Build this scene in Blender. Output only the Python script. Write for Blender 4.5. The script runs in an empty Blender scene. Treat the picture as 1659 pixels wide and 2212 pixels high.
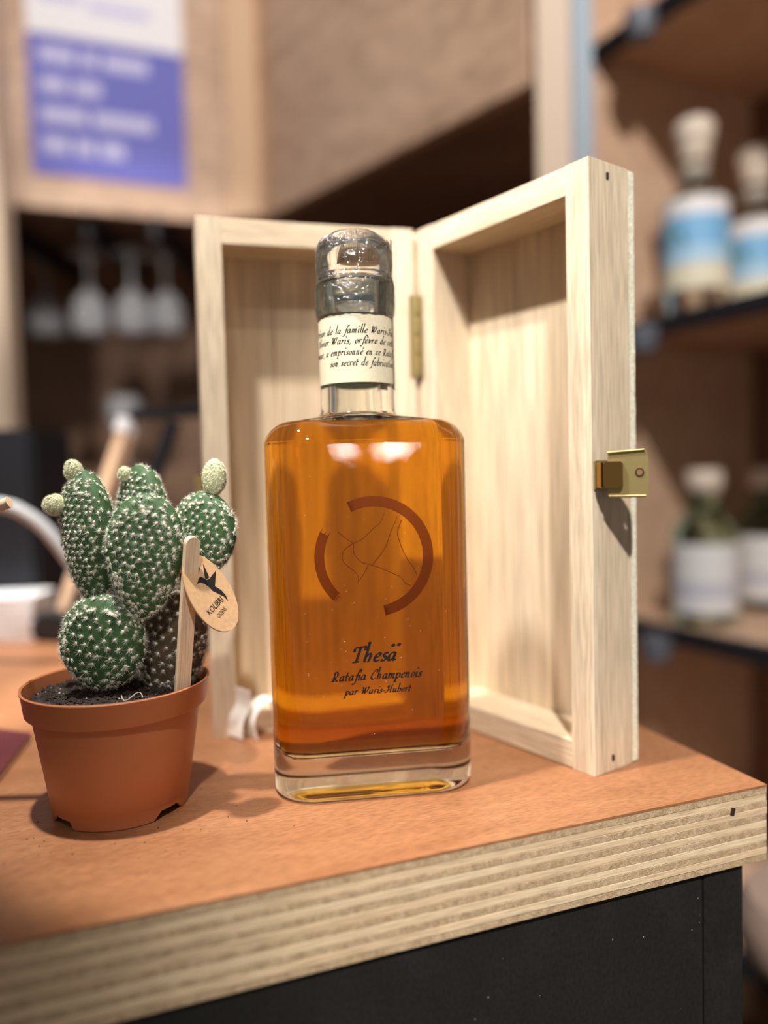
import bpy, bmesh, math, random
from mathutils import Vector, Matrix
import numpy as np
random.seed(7); rng = np.random.default_rng(7)
sc = bpy.context.scene; COL = sc.collection
PI = math.pi

# ------------------------------------------------------------------ camera
cam = bpy.data.objects.new('camera', bpy.data.cameras.new('camera')); COL.objects.link(cam)
CAMZ = 0.134
th, ro = 0.04938, -0.02479
fw = Vector((0, math.cos(th), -math.sin(th))); r0 = Vector((1, 0, 0)); u0 = r0.cross(fw)
rv = math.cos(ro)*r0 + math.sin(ro)*u0; uv = -math.sin(ro)*r0 + math.cos(ro)*u0
M = Matrix((( rv.x, uv.x, -fw.x, 0), (rv.y, uv.y, -fw.y, 0), (rv.z, uv.z, -fw.z, CAMZ), (0, 0, 0, 1)))
cam.matrix_world = M
cd = cam.data; cd.sensor_fit = 'HORIZONTAL'; cd.sensor_width = 36; cd.lens = 36*1644/1659
cd.clip_start = 0.01; cd.clip_end = 30
cd.dof.use_dof = True; cd.dof.focus_distance = 0.302; cd.dof.aperture_fstop = 35.67/11.0
sc.camera = cam

# ------------------------------------------------------------------ world, lamps, exposure
w = bpy.data.worlds.new('world'); sc.world = w; w.use_nodes = True
bg = w.node_tree.nodes['Background']; bg.inputs[0].default_value = (1.0, 0.91, 0.83, 1); bg.inputs[1].default_value = 0.20
def spot(name, loc, tgt, power, radius, angle=70, blend=0.4, col=(1, .95, .88)):
    l = bpy.data.lights.new(name, 'SPOT'); l.energy = power; l.shadow_soft_size = radius
    l.spot_size = math.radians(angle); l.spot_blend = blend; l.color = col
    o = bpy.data.objects.new(name, l); COL.objects.link(o); o.location = loc
    o.rotation_euler = (Vector(tgt)-Vector(loc)).to_track_quat('-Z', 'Y').to_euler()
    return o
# track spot high in front of the counter, second one lower behind the viewer, third on the shelving
spot('clip_spot', (-0.14, 0.23, 0.60), (-0.01, .43, .08), 18.5, 0.010, 48, .2, (1, .97, .93))
spot('track_spot', (0.06, -1.02, 1.65), (.255, .325, .04), 250, 0.035, 21, .5, (1, .97, .92))
spot('wall_spot', (0.20, -0.40, 1.5), (0.05, 1.4, .55), 125, 0.05, 62, .4, (1, .95, .90))
spot('bar_fill', (-0.35, 0.15, 0.75), (-0.45, 1.9, .33), 38, 0.03, 26, .6, (1, .93, .86))  # unseen fill spot added to lift the dark opening behind the bar
spot('counter_spot', (-0.47, 0.36, 1.5), (-0.36, .56, 0), 190, 0.02, 19, .5, (1, .96, .91))
# two lamps of the hall far behind the viewer: they show as the white glints on the bottle's flat front
for loc, sx, sy in (((1.16, -3.50, .300), .15, .075), ((.90, -3.57, .285), .075, .06)):
    l = bpy.data.lights.new('hall_lamp', 'AREA'); l.shape = 'RECTANGLE'; l.size = sx; l.size_y = sy; l.energy = 60*sx*sy*PI
    o = bpy.data.objects.new('hall_lamp', l); COL.objects.link(o); o.location = loc
    o.rotation_euler = (Vector((0, .31, .147))-Vector(loc)).to_track_quat('-Z', 'Y').to_euler()
sc.view_settings.view_transform = 'Standard'; sc.view_settings.look = 'None'
sc.view_settings.gamma = 1; sc.view_settings.use_curve_mapping = False; sc.view_settings.exposure = 0.0
cy = sc.cycles
cy.max_bounces = 24; cy.transmission_bounces = 20; cy.glossy_bounces = 8; cy.diffuse_bounces = 4; cy.transparent_max_bounces = 16
cy.caustics_refractive = True; cy.caustics_reflective = False; cy.blur_glossy = 0.6; cy.sample_clamp_indirect = 4
cy.use_denoising = True

# ------------------------------------------------------------------ materials
def lin(c):
    return tuple(((x/255)/12.92 if x/255 <= .04045 else ((x/255+.055)/1.055)**2.4) for x in c) + (1,)
def newmat(name):
    m = bpy.data.materials.new(name); m.use_nodes = True
    nt = m.node_tree; return m, nt, nt.nodes['Principled BSDF'], nt.nodes['Material Output']
def plain(name, c, rough=.5, metal=0., spec=.5, noise=0., nscale=200., bump=0., bscale=800.):
    m, nt, p, o = newmat(name)
    p.inputs['Base Color'].default_value = lin(c); p.inputs['Roughness'].default_value = rough
    p.inputs['Metallic'].default_value = metal; p.inputs['Specular IOR Level'].default_value = spec
    if noise or bump:
        tc = nt.nodes.new('ShaderNodeTexCoord'); n = nt.nodes.new('ShaderNodeTexNoise')
        n.inputs['Scale'].default_value = nscale; n.inputs['Detail'].default_value = 5
        nt.links.new(tc.outputs['Object'], n.inputs['Vector'])
        if noise:
            r = nt.nodes.new('ShaderNodeValToRGB'); b = lin(c)
            r.color_ramp.elements[0].position = .3; r.color_ramp.elements[1].position = .7
            r.color_ramp.elements[0].color = tuple(x*(1-noise) for x in b[:3])+(1,)
            r.color_ramp.elements[1].color = tuple(min(1, x*(1+noise)) for x in b[:3])+(1,)
            nt.links.new(n.outputs['Fac'], r.inputs[0]); nt.links.new(r.outputs[0], p.inputs['Base Color'])
        if bump:
            n2 = nt.nodes.new('ShaderNodeTexNoise'); n2.inputs['Scale'].default_value = bscale; n2.inputs['Detail'].default_value = 3
            nt.links.new(tc.outputs['Object'], n2.inputs['Vector'])
            bp = nt.nodes.new('ShaderNodeBump'); bp.inputs['Strength'].default_value = bump; bp.inputs['Distance'].default_value = .0004
            nt.links.new(n2.outputs['Fac'], bp.inputs['Height']); nt.links.new(bp.outputs[0], p.inputs['Normal'])
    return m
def wood(name, ca, cb, cc, stretch=(60, 60, 3), fine=(900, 900, 40), rough=.6, bump=.35, spec=.35, knots=0.):
    """long grain along the axis with the small stretch value; pieces differ through Object Info random"""
    m, nt, p, o = newmat(name); N = nt.nodes; L = nt.links
    tc = N.new('ShaderNodeTexCoord'); oi = N.new('ShaderNodeObjectInfo')
    add = N.new('ShaderNodeVectorMath'); add.operation = 'MULTIPLY_ADD'
    L.new(oi.outputs['Random'], add.inputs[0]); add.inputs[1].default_value = (3.1, 5.7, 2.3); L.new(tc.outputs['Object'], add.inputs[2])
    mp = N.new('ShaderNodeMapping'); mp.inputs['Scale'].default_value = stretch; L.new(add.outputs[0], mp.inputs[0])
    n = N.new('ShaderNodeTexNoise'); n.inputs['Scale'].default_value = 1; n.inputs['Detail'].default_value = 6; n.inputs['Distortion'].default_value = .6
    L.new(mp.outputs[0], n.inputs['Vector'])
    r = N.new('ShaderNodeValToRGB'); e = r.color_ramp.elements
    e[0].position = .32; e[0].color = lin(ca); e[1].position = .68; e[1].color = lin(cc)
    k = e.new(.5); k.color = lin(cb)
    L.new(n.outputs['Fac'], r.inputs[0])
    mp2 = N.new('ShaderNodeMapping'); mp2.inputs['Scale'].default_value = fine; L.new(add.outputs[0], mp2.inputs[0])
    n2 = N.new('ShaderNodeTexNoise'); n2.inputs['Scale'].default_value = 1; n2.inputs['Detail'].default_value = 3
    L.new(mp2.outputs[0], n2.inputs['Vector'])
    mr = N.new('ShaderNodeMapRange'); mr.inputs[1].default_value = .3; mr.inputs[2].default_value = .62; mr.inputs[3].default_value = .72; mr.inputs[4].default_value = 1.06
    L.new(n2.outputs['Fac'], mr.inputs[0])
    mx = N.new('ShaderNodeMix'); mx.data_type = 'RGBA'; mx.blend_type = 'MULTIPLY'; mx.inputs[0].default_value = 1
    L.new(r.outputs[0], mx.inputs[6]); L.new(mr.outputs[0], mx.inputs[7])
    out = mx.outputs[2]
    if knots:
        v = N.new('ShaderNodeTexNoise'); v.inputs['Scale'].default_value = 38; v.inputs['Detail'].default_value = 2; L.new(add.outputs[0], v.inputs['Vector'])
        r2 = N.new('ShaderNodeMapRange'); r2.inputs[1].default_value = .70; r2.inputs[2].default_value = .80; r2.inputs[4].default_value = knots; L.new(v.outputs['Fac'], r2.inputs[0])
        m2 = N.new('ShaderNodeMix'); m2.data_type = 'RGBA'; L.new(r2.outputs[0], m2.inputs[0]); L.new(out, m2.inputs[6]); m2.inputs[7].default_value = lin((170, 110, 60))
        out = m2.outputs[2]
    L.new(out, p.inputs['Base Color']); p.inputs['Roughness'].default_value = rough; p.inputs['Specular IOR Level'].default_value = spec
    bp = N.new('ShaderNodeBump'); bp.inputs['Strength'].default_value = bump; bp.inputs['Distance'].default_value = .0003
    L.new(n2.outputs['Fac'], bp.inputs['Height']); L.new(bp.outputs[0], p.inputs['Normal'])
    return m
def glassmat(name, ior=1.5, col=(1, 1, 1), rough=0.):
    m, nt, p, o = newmat(name); nt.nodes.remove(p)
    g = nt.nodes.new('ShaderNodeBsdfGlass'); g.inputs['IOR'].default_value = ior
    g.inputs['Color'].default_value = tuple(col)+(1,); g.inputs['Roughness'].default_value = rough
    nt.links.new(g.outputs[0], o.inputs['Surface']); return m
def absorb(m, sig):
    nt = m.node_tree; v = nt.nodes.new('ShaderNodeVolumeAbsorption'); d = max(sig)*1.05
    v.inputs['Density'].default_value = d; v.inputs['Color'].default_value = tuple(1-s/d for s in sig)+(1,)
    nt.links.new(v.outputs[0], nt.nodes['Material Output'].inputs['Volume'])
def thinfilm(name, amount=.5, col=(1, 1, 1)):
    m, nt, p, o = newmat(name); nt.nodes.remove(p); N = nt.nodes; L = nt.links
    t = N.new('ShaderNodeBsdfTransparent'); g = N.new('ShaderNodeBsdfGlossy'); g.inputs['Roughness'].default_value = .12
    g.inputs['Color'].default_value = tuple(col)+(1,)
    lw = N.new('ShaderNodeFresnel'); lw.inputs[0].default_value = 1.5
    mul = N.new('ShaderNodeMath'); mul.operation = 'MULTIPLY'; mul.inputs[1].default_value = amount; L.new(lw.outputs[0], mul.inputs[0])
    tc = N.new('ShaderNodeTexCoord'); n = N.new('ShaderNodeTexNoise'); n.inputs['Scale'].default_value = 260; n.inputs['Detail'].default_value = 4
    L.new(tc.outputs['Object'], n.inputs['Vector'])
    bp = N.new('ShaderNodeBump'); bp.inputs['Strength'].default_value = .8; bp.inputs['Distance'].default_value = .004; L.new(n.outputs['Fac'], bp.inputs['Height'])
    L.new(bp.outputs[0], g.inputs['Normal'])
    x = N.new('ShaderNodeMixShader'); L.new(mul.outputs[0], x.inputs[0]); L.new(t.outputs[0], x.inputs[1]); L.new(g.outputs[0], x.inputs[2])
    L.new(x.outputs[0], o.inputs['Surface']); return m

MPINE = wood('pale_pine', (208, 186, 158), (220, 199, 170), (230, 212, 184), (70, 70, 4), (1100, 1100, 50))
MPINEX = wood('pale_pine_cross', (206, 184, 154), (220, 198, 168), (230, 212, 184), (4, 70, 70), (50, 1100, 1100), knots=.8)
MBOARD = wood('pale_board', (204, 180, 150), (214, 191, 160), (222, 201, 172), (26, 26, 1.5), (500, 500, 20), bump=.2)
MPLYRAW = plain('rough_ply_edge', (240, 228, 205), .8, noise=.25, nscale=900, bump=1.0, bscale=1500)
MVENEER = wood('red_beech_veneer', (158, 106, 70), (166, 113, 76), (174, 121, 83), (14, 60, 60), (220, 1100, 1100), rough=.42, bump=.25, spec=.45)
MVEDGE = plain('veneer_edge', (176, 120, 72), .7, noise=.2, nscale=1200)
MPLYA = wood('ply_end_grain', (180, 152, 118), (198, 170, 134), (214, 188, 152), (300, 300, 300), (1600, 1600, 1600), rough=.5, bump=.9, spec=.5)
MPLYB = wood('ply_long_grain', (222, 192, 154), (232, 204, 166), (238, 214, 178), (8, 200, 200), (90, 1500, 1500), rough=.55, bump=.4, spec=.5)
MBLACK = wood('black_board', (31, 29, 27), (33, 31, 29), (37, 35, 33), (60, 60, 40), (700, 700, 500), rough=.6, bump=.15)
MDARK = plain('dark_hole', (45, 28, 18), .9)
MBRASS = plain('brass', (178, 158, 106), .42, .8, bump=.12, bscale=2500)
MBRASSP = plain('polished_brass', (190, 150, 84), .12, 1.0)
MGLASS = glassmat('clear_glass', 1.5, (.985, .995, .985))
nt_ = MGLASS.node_tree; tc_ = nt_.nodes.new('ShaderNodeTexCoord'); n_ = nt_.nodes.new('ShaderNodeTexNoise'); n_.inputs['Scale'].default_value = 70; n_.inputs['Detail'].default_value = 2
b_ = nt_.nodes.new('ShaderNodeBump'); b_.inputs['Strength'].default_value = .5; b_.inputs['Distance'].default_value = .00012
nt_.links.new(tc_.outputs['Object'], n_.inputs['Vector']); nt_.links.new(n_.outputs['Fac'], b_.inputs['Height'])
nt_.links.new(b_.outputs[0], [n for n in nt_.nodes if n.type == 'BSDF_GLASS'][0].inputs['Normal'])
MLIQ = glassmat('amber_liquid_in_glass', 1.36/1.5); absorb(MLIQ, (10.0, 33, 112))
MLIQTOP = glassmat('amber_liquid_surface', 1.36); absorb(MLIQTOP, (10.0, 33, 112))
MPAPER = plain('cream_label_paper', (226, 215, 184), .75, noise=.06, nscale=900)
MSTRIP = plain('grey_seal_paper', (196, 186, 172), .75, noise=.08, nscale=700)
MINK = plain('black_ink', (16, 13, 12), .5)
MCOPPER, nt_, p_, o_ = newmat('translucent_copper_print')
p_.inputs['Base Color'].default_value = lin((150, 76, 36)); p_.inputs['Metallic'].default_value = .9; p_.inputs['Roughness'].default_value = .3
t_ = nt_.nodes.new('ShaderNodeBsdfTransparent'); t_.inputs[0].default_value = (.62, .36, .22, 1)
x_ = nt_.nodes.new('ShaderNodeMixShader'); x_.inputs[0].default_value = .72
nt_.links.new(t_.outputs[0], x_.inputs[1]); nt_.links.new(p_.outputs[0], x_.inputs[2]); nt_.links.new(x_.outputs[0], o_.inputs['Surface'])
MGASK = glassmat('frosted_gasket', 1.35, (.97, .98, .94), .25)
MBLUEG = plain('pale_blue_gasket', (176, 200, 204), .4)
MFILM = thinfilm('shrink_film', 1.4)
MPOT = plain('terracotta_plastic', (184, 114, 74), .42, spec=.4, noise=.03, nscale=60)
MSOIL = plain('dark_potting_soil', (48, 38, 32), .95, noise=.6, nscale=500, bump=1., bscale=900)
MCRUMB = plain('soil_crumb', (54, 42, 34), .95, noise=.5, nscale=900)
MPERL = plain('pale_grit', (190, 180, 165), .9)
MPAD = plain('cactus_green', (62, 97, 54), .65, noise=.18, nscale=150, bump=.3, bscale=500)
MPADOLD = plain('cactus_old_brown', (82, 66, 46), .8, noise=.3, nscale=200)
MBUD = plain('cactus_bud', (205, 208, 168), .6)
MSPINE = plain('white_glochids', (240, 238, 220), .7)
MSPINEY = plain('cream_glochids', (244, 240, 212), .7)
MSTICK = wood('stick_wood', (232, 198, 162), (242, 212, 178), (246, 220, 190), (300, 300, 8), (2500, 2500, 60), bump=.5)
MKRAFT = plain('kraft_card', (190, 150, 108), .8, noise=.10, nscale=700)
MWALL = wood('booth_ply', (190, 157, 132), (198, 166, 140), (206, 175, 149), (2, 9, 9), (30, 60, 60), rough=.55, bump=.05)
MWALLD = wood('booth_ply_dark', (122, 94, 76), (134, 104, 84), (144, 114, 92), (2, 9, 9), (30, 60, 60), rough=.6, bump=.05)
MTRIM = plain('booth_trim', (222, 186, 152), .55)
MPOST = plain('pale_post', (206, 184, 162), .6)
MSTEEL = plain('grey_steel_strip', (140, 152, 162), .6, .2)
MPURP = plain('purple_print', (98, 100, 190), .6)
MWHITEP = plain('white_print', (236, 234, 240), .6)
MLILAC = plain('lilac_lettering', (196, 194, 232), .6)
MSHELFB = plain('black_shelf_edge', (24, 25, 30), .5)
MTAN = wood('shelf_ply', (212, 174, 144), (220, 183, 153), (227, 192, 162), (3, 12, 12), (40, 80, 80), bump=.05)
MBROWN = wood('shelf_back_ply', (120, 88, 66), (130, 98, 74), (140, 106, 82), (3, 12, 12), (40, 80, 80), bump=.05)  # darker copy of the shelf ply, shade under the shelves put into the tone
MCORK = plain('pale_stopper', (224, 208, 190), .6)
MBGGLASS = glassmat('bottle_glass', 1.45, (.93, .96, .95))
MBGGREEN = glassmat('green_glass', 1.45, (.74, .89, .81))
MWHITE = plain('white_plastic', (236, 236, 238), .45)
MCABLE = plain('cable_jacket', (196, 198, 200), .5)
MDEV = plain('black_plastic', (26, 28, 34), .45)
MDEVG = plain('grey_fitting_and_reflection', (104, 108, 118), .4)  # grey of the shelf fittings, also the painted reflection on the appliance
MMAROON = plain('maroon_cover', (100, 40, 47), .5, noise=.05, nscale=300)
MPAGES = plain('paper_block', (205, 190, 180), .8)
MCURL = plain('white_paper_curl', (242, 236, 226), .7)
MMAUVE = plain('mauve_upholstery', (176, 150, 136), .7)

# ------------------------------------------------------------------ helpers
def link(name, me, mats, parent=None, loc=(0, 0, 0), rot=(0, 0, 0), smooth=False):
    o = bpy.data.objects.new(name, me); COL.objects.link(o)
    if not isinstance(mats, (list, tuple)): mats = [mats]
    if not me.materials:
        for m in mats: me.materials.append(m)
    if smooth and len(me.polygons): me.polygons.foreach_set('use_smooth', [True]*len(me.polygons))
    if parent: o.parent = parent
    o.location = loc; o.rotation_euler = rot
    return o
def mesh(name, V, F, mats, parent=None, loc=(0, 0, 0), rot=(0, 0, 0), smooth=False, mi=None):
    me = bpy.data.meshes.new(name); me.from_pydata([tuple(v) for v in V], [], F)
    if mi: 
        for i, p in enumerate(me.polygons): p.material_index = mi[i]
    me.update(); return link(name, me, mats, parent, loc, rot, smooth)
def bm_obj(name, bm, mats, parent=None, loc=(0, 0, 0), rot=(0, 0, 0), smooth=False):
    me = bpy.data.meshes.new(name); bm.to_mesh(me); bm.free(); return link(name, me, mats, parent, loc, rot, smooth)
def box(name, size, mat, parent=None, loc=(0, 0, 0), rot=(0, 0, 0), bev=.0004, seg=1):
    bm = bmesh.new(); bmesh.ops.create_cube(bm, size=1)
    for v in bm.verts: v.co = Vector((v.co.x*size[0], v.co.y*size[1], v.co.z*size[2]))
    if bev: bmesh.ops.bevel(bm, geom=bm.edges[:], offset=bev, segments=seg, affect='EDGES')
    return bm_obj(name, bm, mat, parent, loc, rot)
def lathe(name, prof, mat, parent=None, loc=(0, 0, 0), n=48, smooth=True, rot=(0, 0, 0), caps=True):
    V = []; F = []
    if not caps: prof = list(prof)+[prof[0]]
    for r, z in prof:
        for k in range(n): a = 2*PI*k/n; V.append((r*math.cos(a), r*math.sin(a), z))
    for i in range(len(prof)-1):
        for k in range(n): F.append((i*n+k, i*n+(k+1) % n, (i+1)*n+(k+1) % n, (i+1)*n+k))
    if caps and prof[0][0] > 1e-6: F.append(tuple(reversed(range(n))))
    if caps and prof[-1][0] > 1e-6: F.append(tuple((len(prof)-1)*n+k for k in range(n)))
    o = mesh(name, V, F, mat, parent, loc, rot)
    bm = bmesh.new(); bm.from_mesh(o.data); bmesh.ops.remove_doubles(bm, verts=bm.verts[:], dist=1e-7); bm.to_mesh(o.data); bm.free()
    if smooth:
        o.data.polygons.foreach_set('use_smooth', [True]*len(o.data.polygons)); o.data.set_sharp_from_angle(angle=math.radians(40))
    return o
def tube(name, pts, rad, mat, parent=None, n=10, flat=1.0):
    P = [Vector(p) for p in pts]; V = []; F = []
    for i, p in enumerate(P):
        t = (P[min(i+1, len(P)-1)]-P[max(i-1, 0)]).normalized()
        a = t.cross(Vector((0, 0, 1))).normalized(); b = t.cross(a)
        for k in range(n): q = 2*PI*k/n; V.append(p + a*rad*math.cos(q)*flat + b*rad*math.sin(q))
    for i in range(len(P)-1):
        for k in range(n): F.append((i*n+k, i*n+(k+1) % n, (i+1)*n+(k+1) % n, (i+1)*n+k))
    F.append(tuple(range(n))); F.append(tuple(reversed(range((len(P)-1)*n, len(P)*n))))
    o = mesh(name, V, F, mat, parent, smooth=True)
    bm = bmesh.new(); bm.from_mesh(o.data); bmesh.ops.recalc_face_normals(bm, faces=bm.faces[:]); bm.to_mesh(o.data); bm.free()
    o.data.set_sharp_from_angle(angle=math.radians(50)); return o
def empty(name, loc=(0, 0, 0), rz=0., label=None, cat=None, group=None):
    o = bpy.data.objects.new(name, None); COL.objects.link(o); o.location = loc; o.rotation_euler = (0, 0, rz)
    o.empty_display_size = .02; return tag(o, label, cat, group)
def tag(o, label=None, cat=None, group=None, kind=None):
    if label: o['label'] = label
    if cat: o['category'] = cat
    if group: o['group'] = group
    if kind: o['kind'] = kind
    return o
def spline(P, n=6):
    P = np.array(P, float)
    if len(P) < 3: return [P[0]+(P[-1]-P[0])*t for t in np.linspace(0, 1, 3)]
    Q = np.vstack([2*P[0]-P[1], P, 2*P[-1]-P[-2]]); out = []
    for i in range(1, len(Q)-2):
        for k in range(n):
            t = k/n; a, b, c, d = Q[i-1], Q[i], Q[i+1], Q[i+2]
            out.append(.5*((2*b)+(-a+c)*t+(2*a-5*b+4*c-d)*t*t+(-a+3*b-3*c+d)*t**3))
    out.append(P[-1]); return out

# ------------------------------------------------------------------ setting: booth walls behind the counter
def wallboard(name, p0, p1, z0, z1, th_, mat, kind='structure'):
    p0 = Vector(p0); p1 = Vector(p1); d = p1-p0; a = math.atan2(d.y, d.x)
    o = box(name, (d.length, th_, z1-z0), mat, None, (0, 0, 0), (0, 0, a), bev=.001)
    n = Vector((-d.y, d.x)).normalized(); m = (p0+p1)/2 + n*th_/2
    o.location = (m.x, m.y, (z0+z1)/2); tag(o, kind=kind); return o
CORNER = (-.238, 1.45); WL0 = (-1.15, 1.112); WR1 = (.19, .954)
wallboard('wall_left', WL0, CORNER, .605, 1.7, .02, MWALL)
wallboard('wall_right', CORNER, WR1, .605, 1.7, .02, MWALL)
tag(box('trim_1', (.062, .05, 1.1), MTRIM, None, (-.233, 1.425, 1.155), (0, 0, -.25)), kind='structure')
tag(box('trim_2', (.040, .04, 2.6), MPOST, None, (.2195, .950, .4), (0, 0, -.25)), kind='structure')
tag(box('trim_3', (.024, .03, 2.6), MSTEEL, None, (.2555, .955, .4), (0, 0, -.25)), kind='structure')
tag(box('trim_4', (.11, .05, 2.6), MPOST, None, (-.625, 1.19, .4), (0, 0, .1)), kind='structure')
# soffit under the upper cupboards, back wall and floor
sof = [(-1.15, 1.13), (-.238, 1.468), (.20, .97), (.30, 1.19), (.30, 1.99), (-1.3, 1.99)]
V = [(x, y, .612) for x, y in sof]+[(x, y, .632) for x, y in sof]
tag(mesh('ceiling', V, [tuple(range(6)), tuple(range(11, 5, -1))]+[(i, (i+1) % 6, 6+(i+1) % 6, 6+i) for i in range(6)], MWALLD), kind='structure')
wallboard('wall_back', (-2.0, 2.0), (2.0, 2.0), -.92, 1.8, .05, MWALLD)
tag(mesh('floor', [(-3, -2, -.92), (3, -2, -.92), (3, 2.3, -.92), (-3, 2.3, -.92)], [(0, 1, 2, 3)], MBROWN), kind='structure')

# poster on the left board
pw = math.atan2(CORNER[1]-WL0[1], CORNER[0]-WL0[0]); wd = Vector((math.cos(pw), math.sin(pw), 0)); wn = Vector((math.sin(pw), -math.cos(pw), 0))
po = Vector((-.629, 1.305, 0))+wd*.049+wn*.003
po_ = empty('poster', (po.x, po.y, .66), pw, 'white and purple poster with pale lettering on the tan board', 'poster')
box('purple_sheet', (.256, .0012, .234), MPURP, po_, (.128, 0, .117), bev=0)
box('white_sheet', (.256, .0012, .22), MWHITEP, po_, (.128, 0, .345), bev=0)
rows = [(.195, [(.018, .075), (.085, .11), (.12, .195)]), (.145, [(.018, .06), (.07, .115)]), (.095, [(.018, .09), (.10, .20)]), (.045, [(.018, .06), (.07, .10), (.11, .15)])]
for z, ws in rows:
    for a, b in ws:
        box('lettering', (b-a, .0008, .026), MLILAC, po_, ((a+b)/2, -.001, z+.006), bev=.0002)
for a, b, z in ((.02, .09, .30), (.10, .20, .292), (.10, .17, .36)):
    box('lettering', (b-a, .0008, .016), MLILAC, po_, ((a+b)/2, -.001, z), bev=.0002)

# open shelving on the right
SH = empty('shelving_unit', (.34, 1.214, 0), math.atan2(-.885, .466), 'tan plywood shelving with black edged shelves holding bottles at right', 'shelving')
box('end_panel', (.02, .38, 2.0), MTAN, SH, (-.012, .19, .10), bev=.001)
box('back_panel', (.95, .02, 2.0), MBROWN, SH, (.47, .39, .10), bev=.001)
for zt in (.792, .352, -.095, -.52):
    s = box('shelf', (.93, .36, .012), MTAN, SH, (.465, .198, zt-.006), bev=.0008)
    e = box('shelf_edge', (.93, .018, .026), MSHELFB, SH, (.465, .009, zt-.014), bev=.001)
    if zt > -.3:
        for xs in (.11,):
            lathe('shelf_fitting', [(.0, -.028), (.017, -.026), (.022, -.012), (.022, .010), (.0, .012)], MDEVG, SH, (xs+(.02 if zt < 0 else 0), -.012, zt-.024), 20)

def bg_bottle(name, loc, prof, mat, label, cat, group=None):
    t = empty(name, loc, 0, label, cat, group); lathe('glass_body', prof, mat, t, n=32); return t
def label_band(t, r, z0, z1, mats_z, name='label'):
    n = 28; V = []; F = []; mi = []; zs = [z0]+[z for z, _ in mats_z]
    for z in zs:
        for k in range(n+1): a = -PI/2-1.9+3.8*k/n; V.append((r*math.cos(a), r*math.sin(a), z))
    for i in range(len(zs)-1):
        for k in range(n): F.append((i*(n+1)+k, i*(n+1)+k+1, (i+1)*(n+1)+k+1, (i+1)*(n+1)+k)); mi.append(i)
    return mesh(name, V, F, [m for _, m in mats_z], t, smooth=True, mi=mi)
SKY = plain('label_sky', (128, 188, 232), .5); SKY2 = plain('label_pale_sky', (176, 214, 238), .5); SAND = plain('label_sand', (232, 226, 200), .5); WHT = plain('label_white', (238, 238, 238), .5); LIL = plain('label_lilac', (206, 206, 222), .5); GRN = plain('label_green', (104, 140, 110), .5)
prof_b = [(0, 0), (.043, 0), (.045, .004), (.045, .145), (.042, .155), (.030, .166), (.019, .176), (.018, .214), (0, .214)]
def blue_bottle(loc, label):
    t = bg_bottle('bottle', loc, prof_b, MBGGLASS, label, 'bottle', 'blue labelled bottles on the upper shelf')
    label_band(t, .0454, .028, .152, [(.062, SAND), (.085, SKY2), (.128, SKY), (.152, WHT)])
    mesh('label_leaf', [(-.0462*math.sin(a), -.0462*math.cos(a), z) for a, z in ((1.2, .08), (.6, .085), (.75, .105), (1.2, .125))], [(0, 1, 2, 3)], GRN, t)
    lathe('neck_band', [(.0186, .178), (.0186, .205), (.0183, .205)], MSTRIP, t, n=24)
    lathe('stopper', [(0, .2145), (.0215, .2145), (.0215, .232), (.027, .240), (.027, .262), (.022, .268), (0, .268)], MCORK, t, n=28)
blue_bottle((.452, 1.10, .3522), 'clear bottle with blue and cream label, nearer of the two on the upper shelf')
blue_bottle((.588, 1.20, .3522), 'clear bottle with blue label cut off by the right edge, upper shelf')
prof_g = [(0, 0), (.043, 0), (.046, .004), (.046, .125), (.042, .142), (.026, .158), (.019, .168), (.019, .192), (0, .192)]
def green_bottle(loc, label):
    t = bg_bottle('bottle', loc, prof_g, MBGGREEN, label, 'bottle', 'green bottles on the lower shelf')
    label_band(t, .0464, .018, .118, [(.042, WHT), (.062, LIL), (.118, WHT)])
    lathe('stopper', [(0, .1925), (.023, .1925), (.026, .198), (.026, .218), (.022, .224), (0, .224)], MCORK, t, n=28)
green_bottle((.470, 1.115, -.0948), 'squat green bottle with white label and cork, nearer of the two on the lower shelf')
green_bottle((.612, 1.215, -.0948), 'squat green bottle cut by the right edge of the photo on the lower shelf')

# mauve stool behind the counter, low right
st = empty('stool', (.377, .63, -.92), 0, 'mauve beige upholstered stool on a dark base beside the black counter', 'stool')
lathe('seat', [(0, .612), (.05, .614), (.07, .624), (.078, .64), (.078, .668), (.07, .683), (0, .685)], MMAUVE, st, n=40)
lathe('base', [(0, 0), (.12, 0), (.12, .02), (.03, .03), (.02, .58), (.06, .605), (0, .6115)], MDEV, st, n=32)

# back counter below the glass rack, and the hanging stemware
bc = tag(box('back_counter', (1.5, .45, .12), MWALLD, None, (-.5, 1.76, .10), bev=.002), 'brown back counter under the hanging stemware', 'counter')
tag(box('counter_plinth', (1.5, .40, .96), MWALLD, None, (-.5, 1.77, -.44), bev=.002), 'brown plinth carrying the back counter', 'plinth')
MSTEM = glassmat('stemware', 1.3, (.97, .98, 1.0))
nt_ = MSTEM.node_tree; d_ = nt_.nodes.new('ShaderNodeBsdfDiffuse'); d_.inputs[0].default_value = (.85, .87, .9, 1); x_ = nt_.nodes.new('ShaderNodeMixShader'); x_.inputs[0].default_value = .22  # white diffuse share stands in for bright reflections on the glasses
nt_.links.new([n for n in nt_.nodes if n.type == 'BSDF_GLASS'][0].outputs[0], x_.inputs[1]); nt_.links.new(d_.outputs[0], x_.inputs[2]); nt_.links.new(x_.outputs[0], nt_.nodes['Material Output'].inputs['Surface'])
gl_bowl = [(.0, .062), (.006, .066), (.022, .078), (.033, .098), (.036, .120), (.031, .150), (.0305, .150), (.035, .120), (.032, .099), (.021, .081), (0, .072)]
gl_stem = [(0, 0), (.033, 0), (.033, .0015), (.006, .004), (.0035, .012), (.0035, .055), (.006, .0655), (0, .066)]
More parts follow.
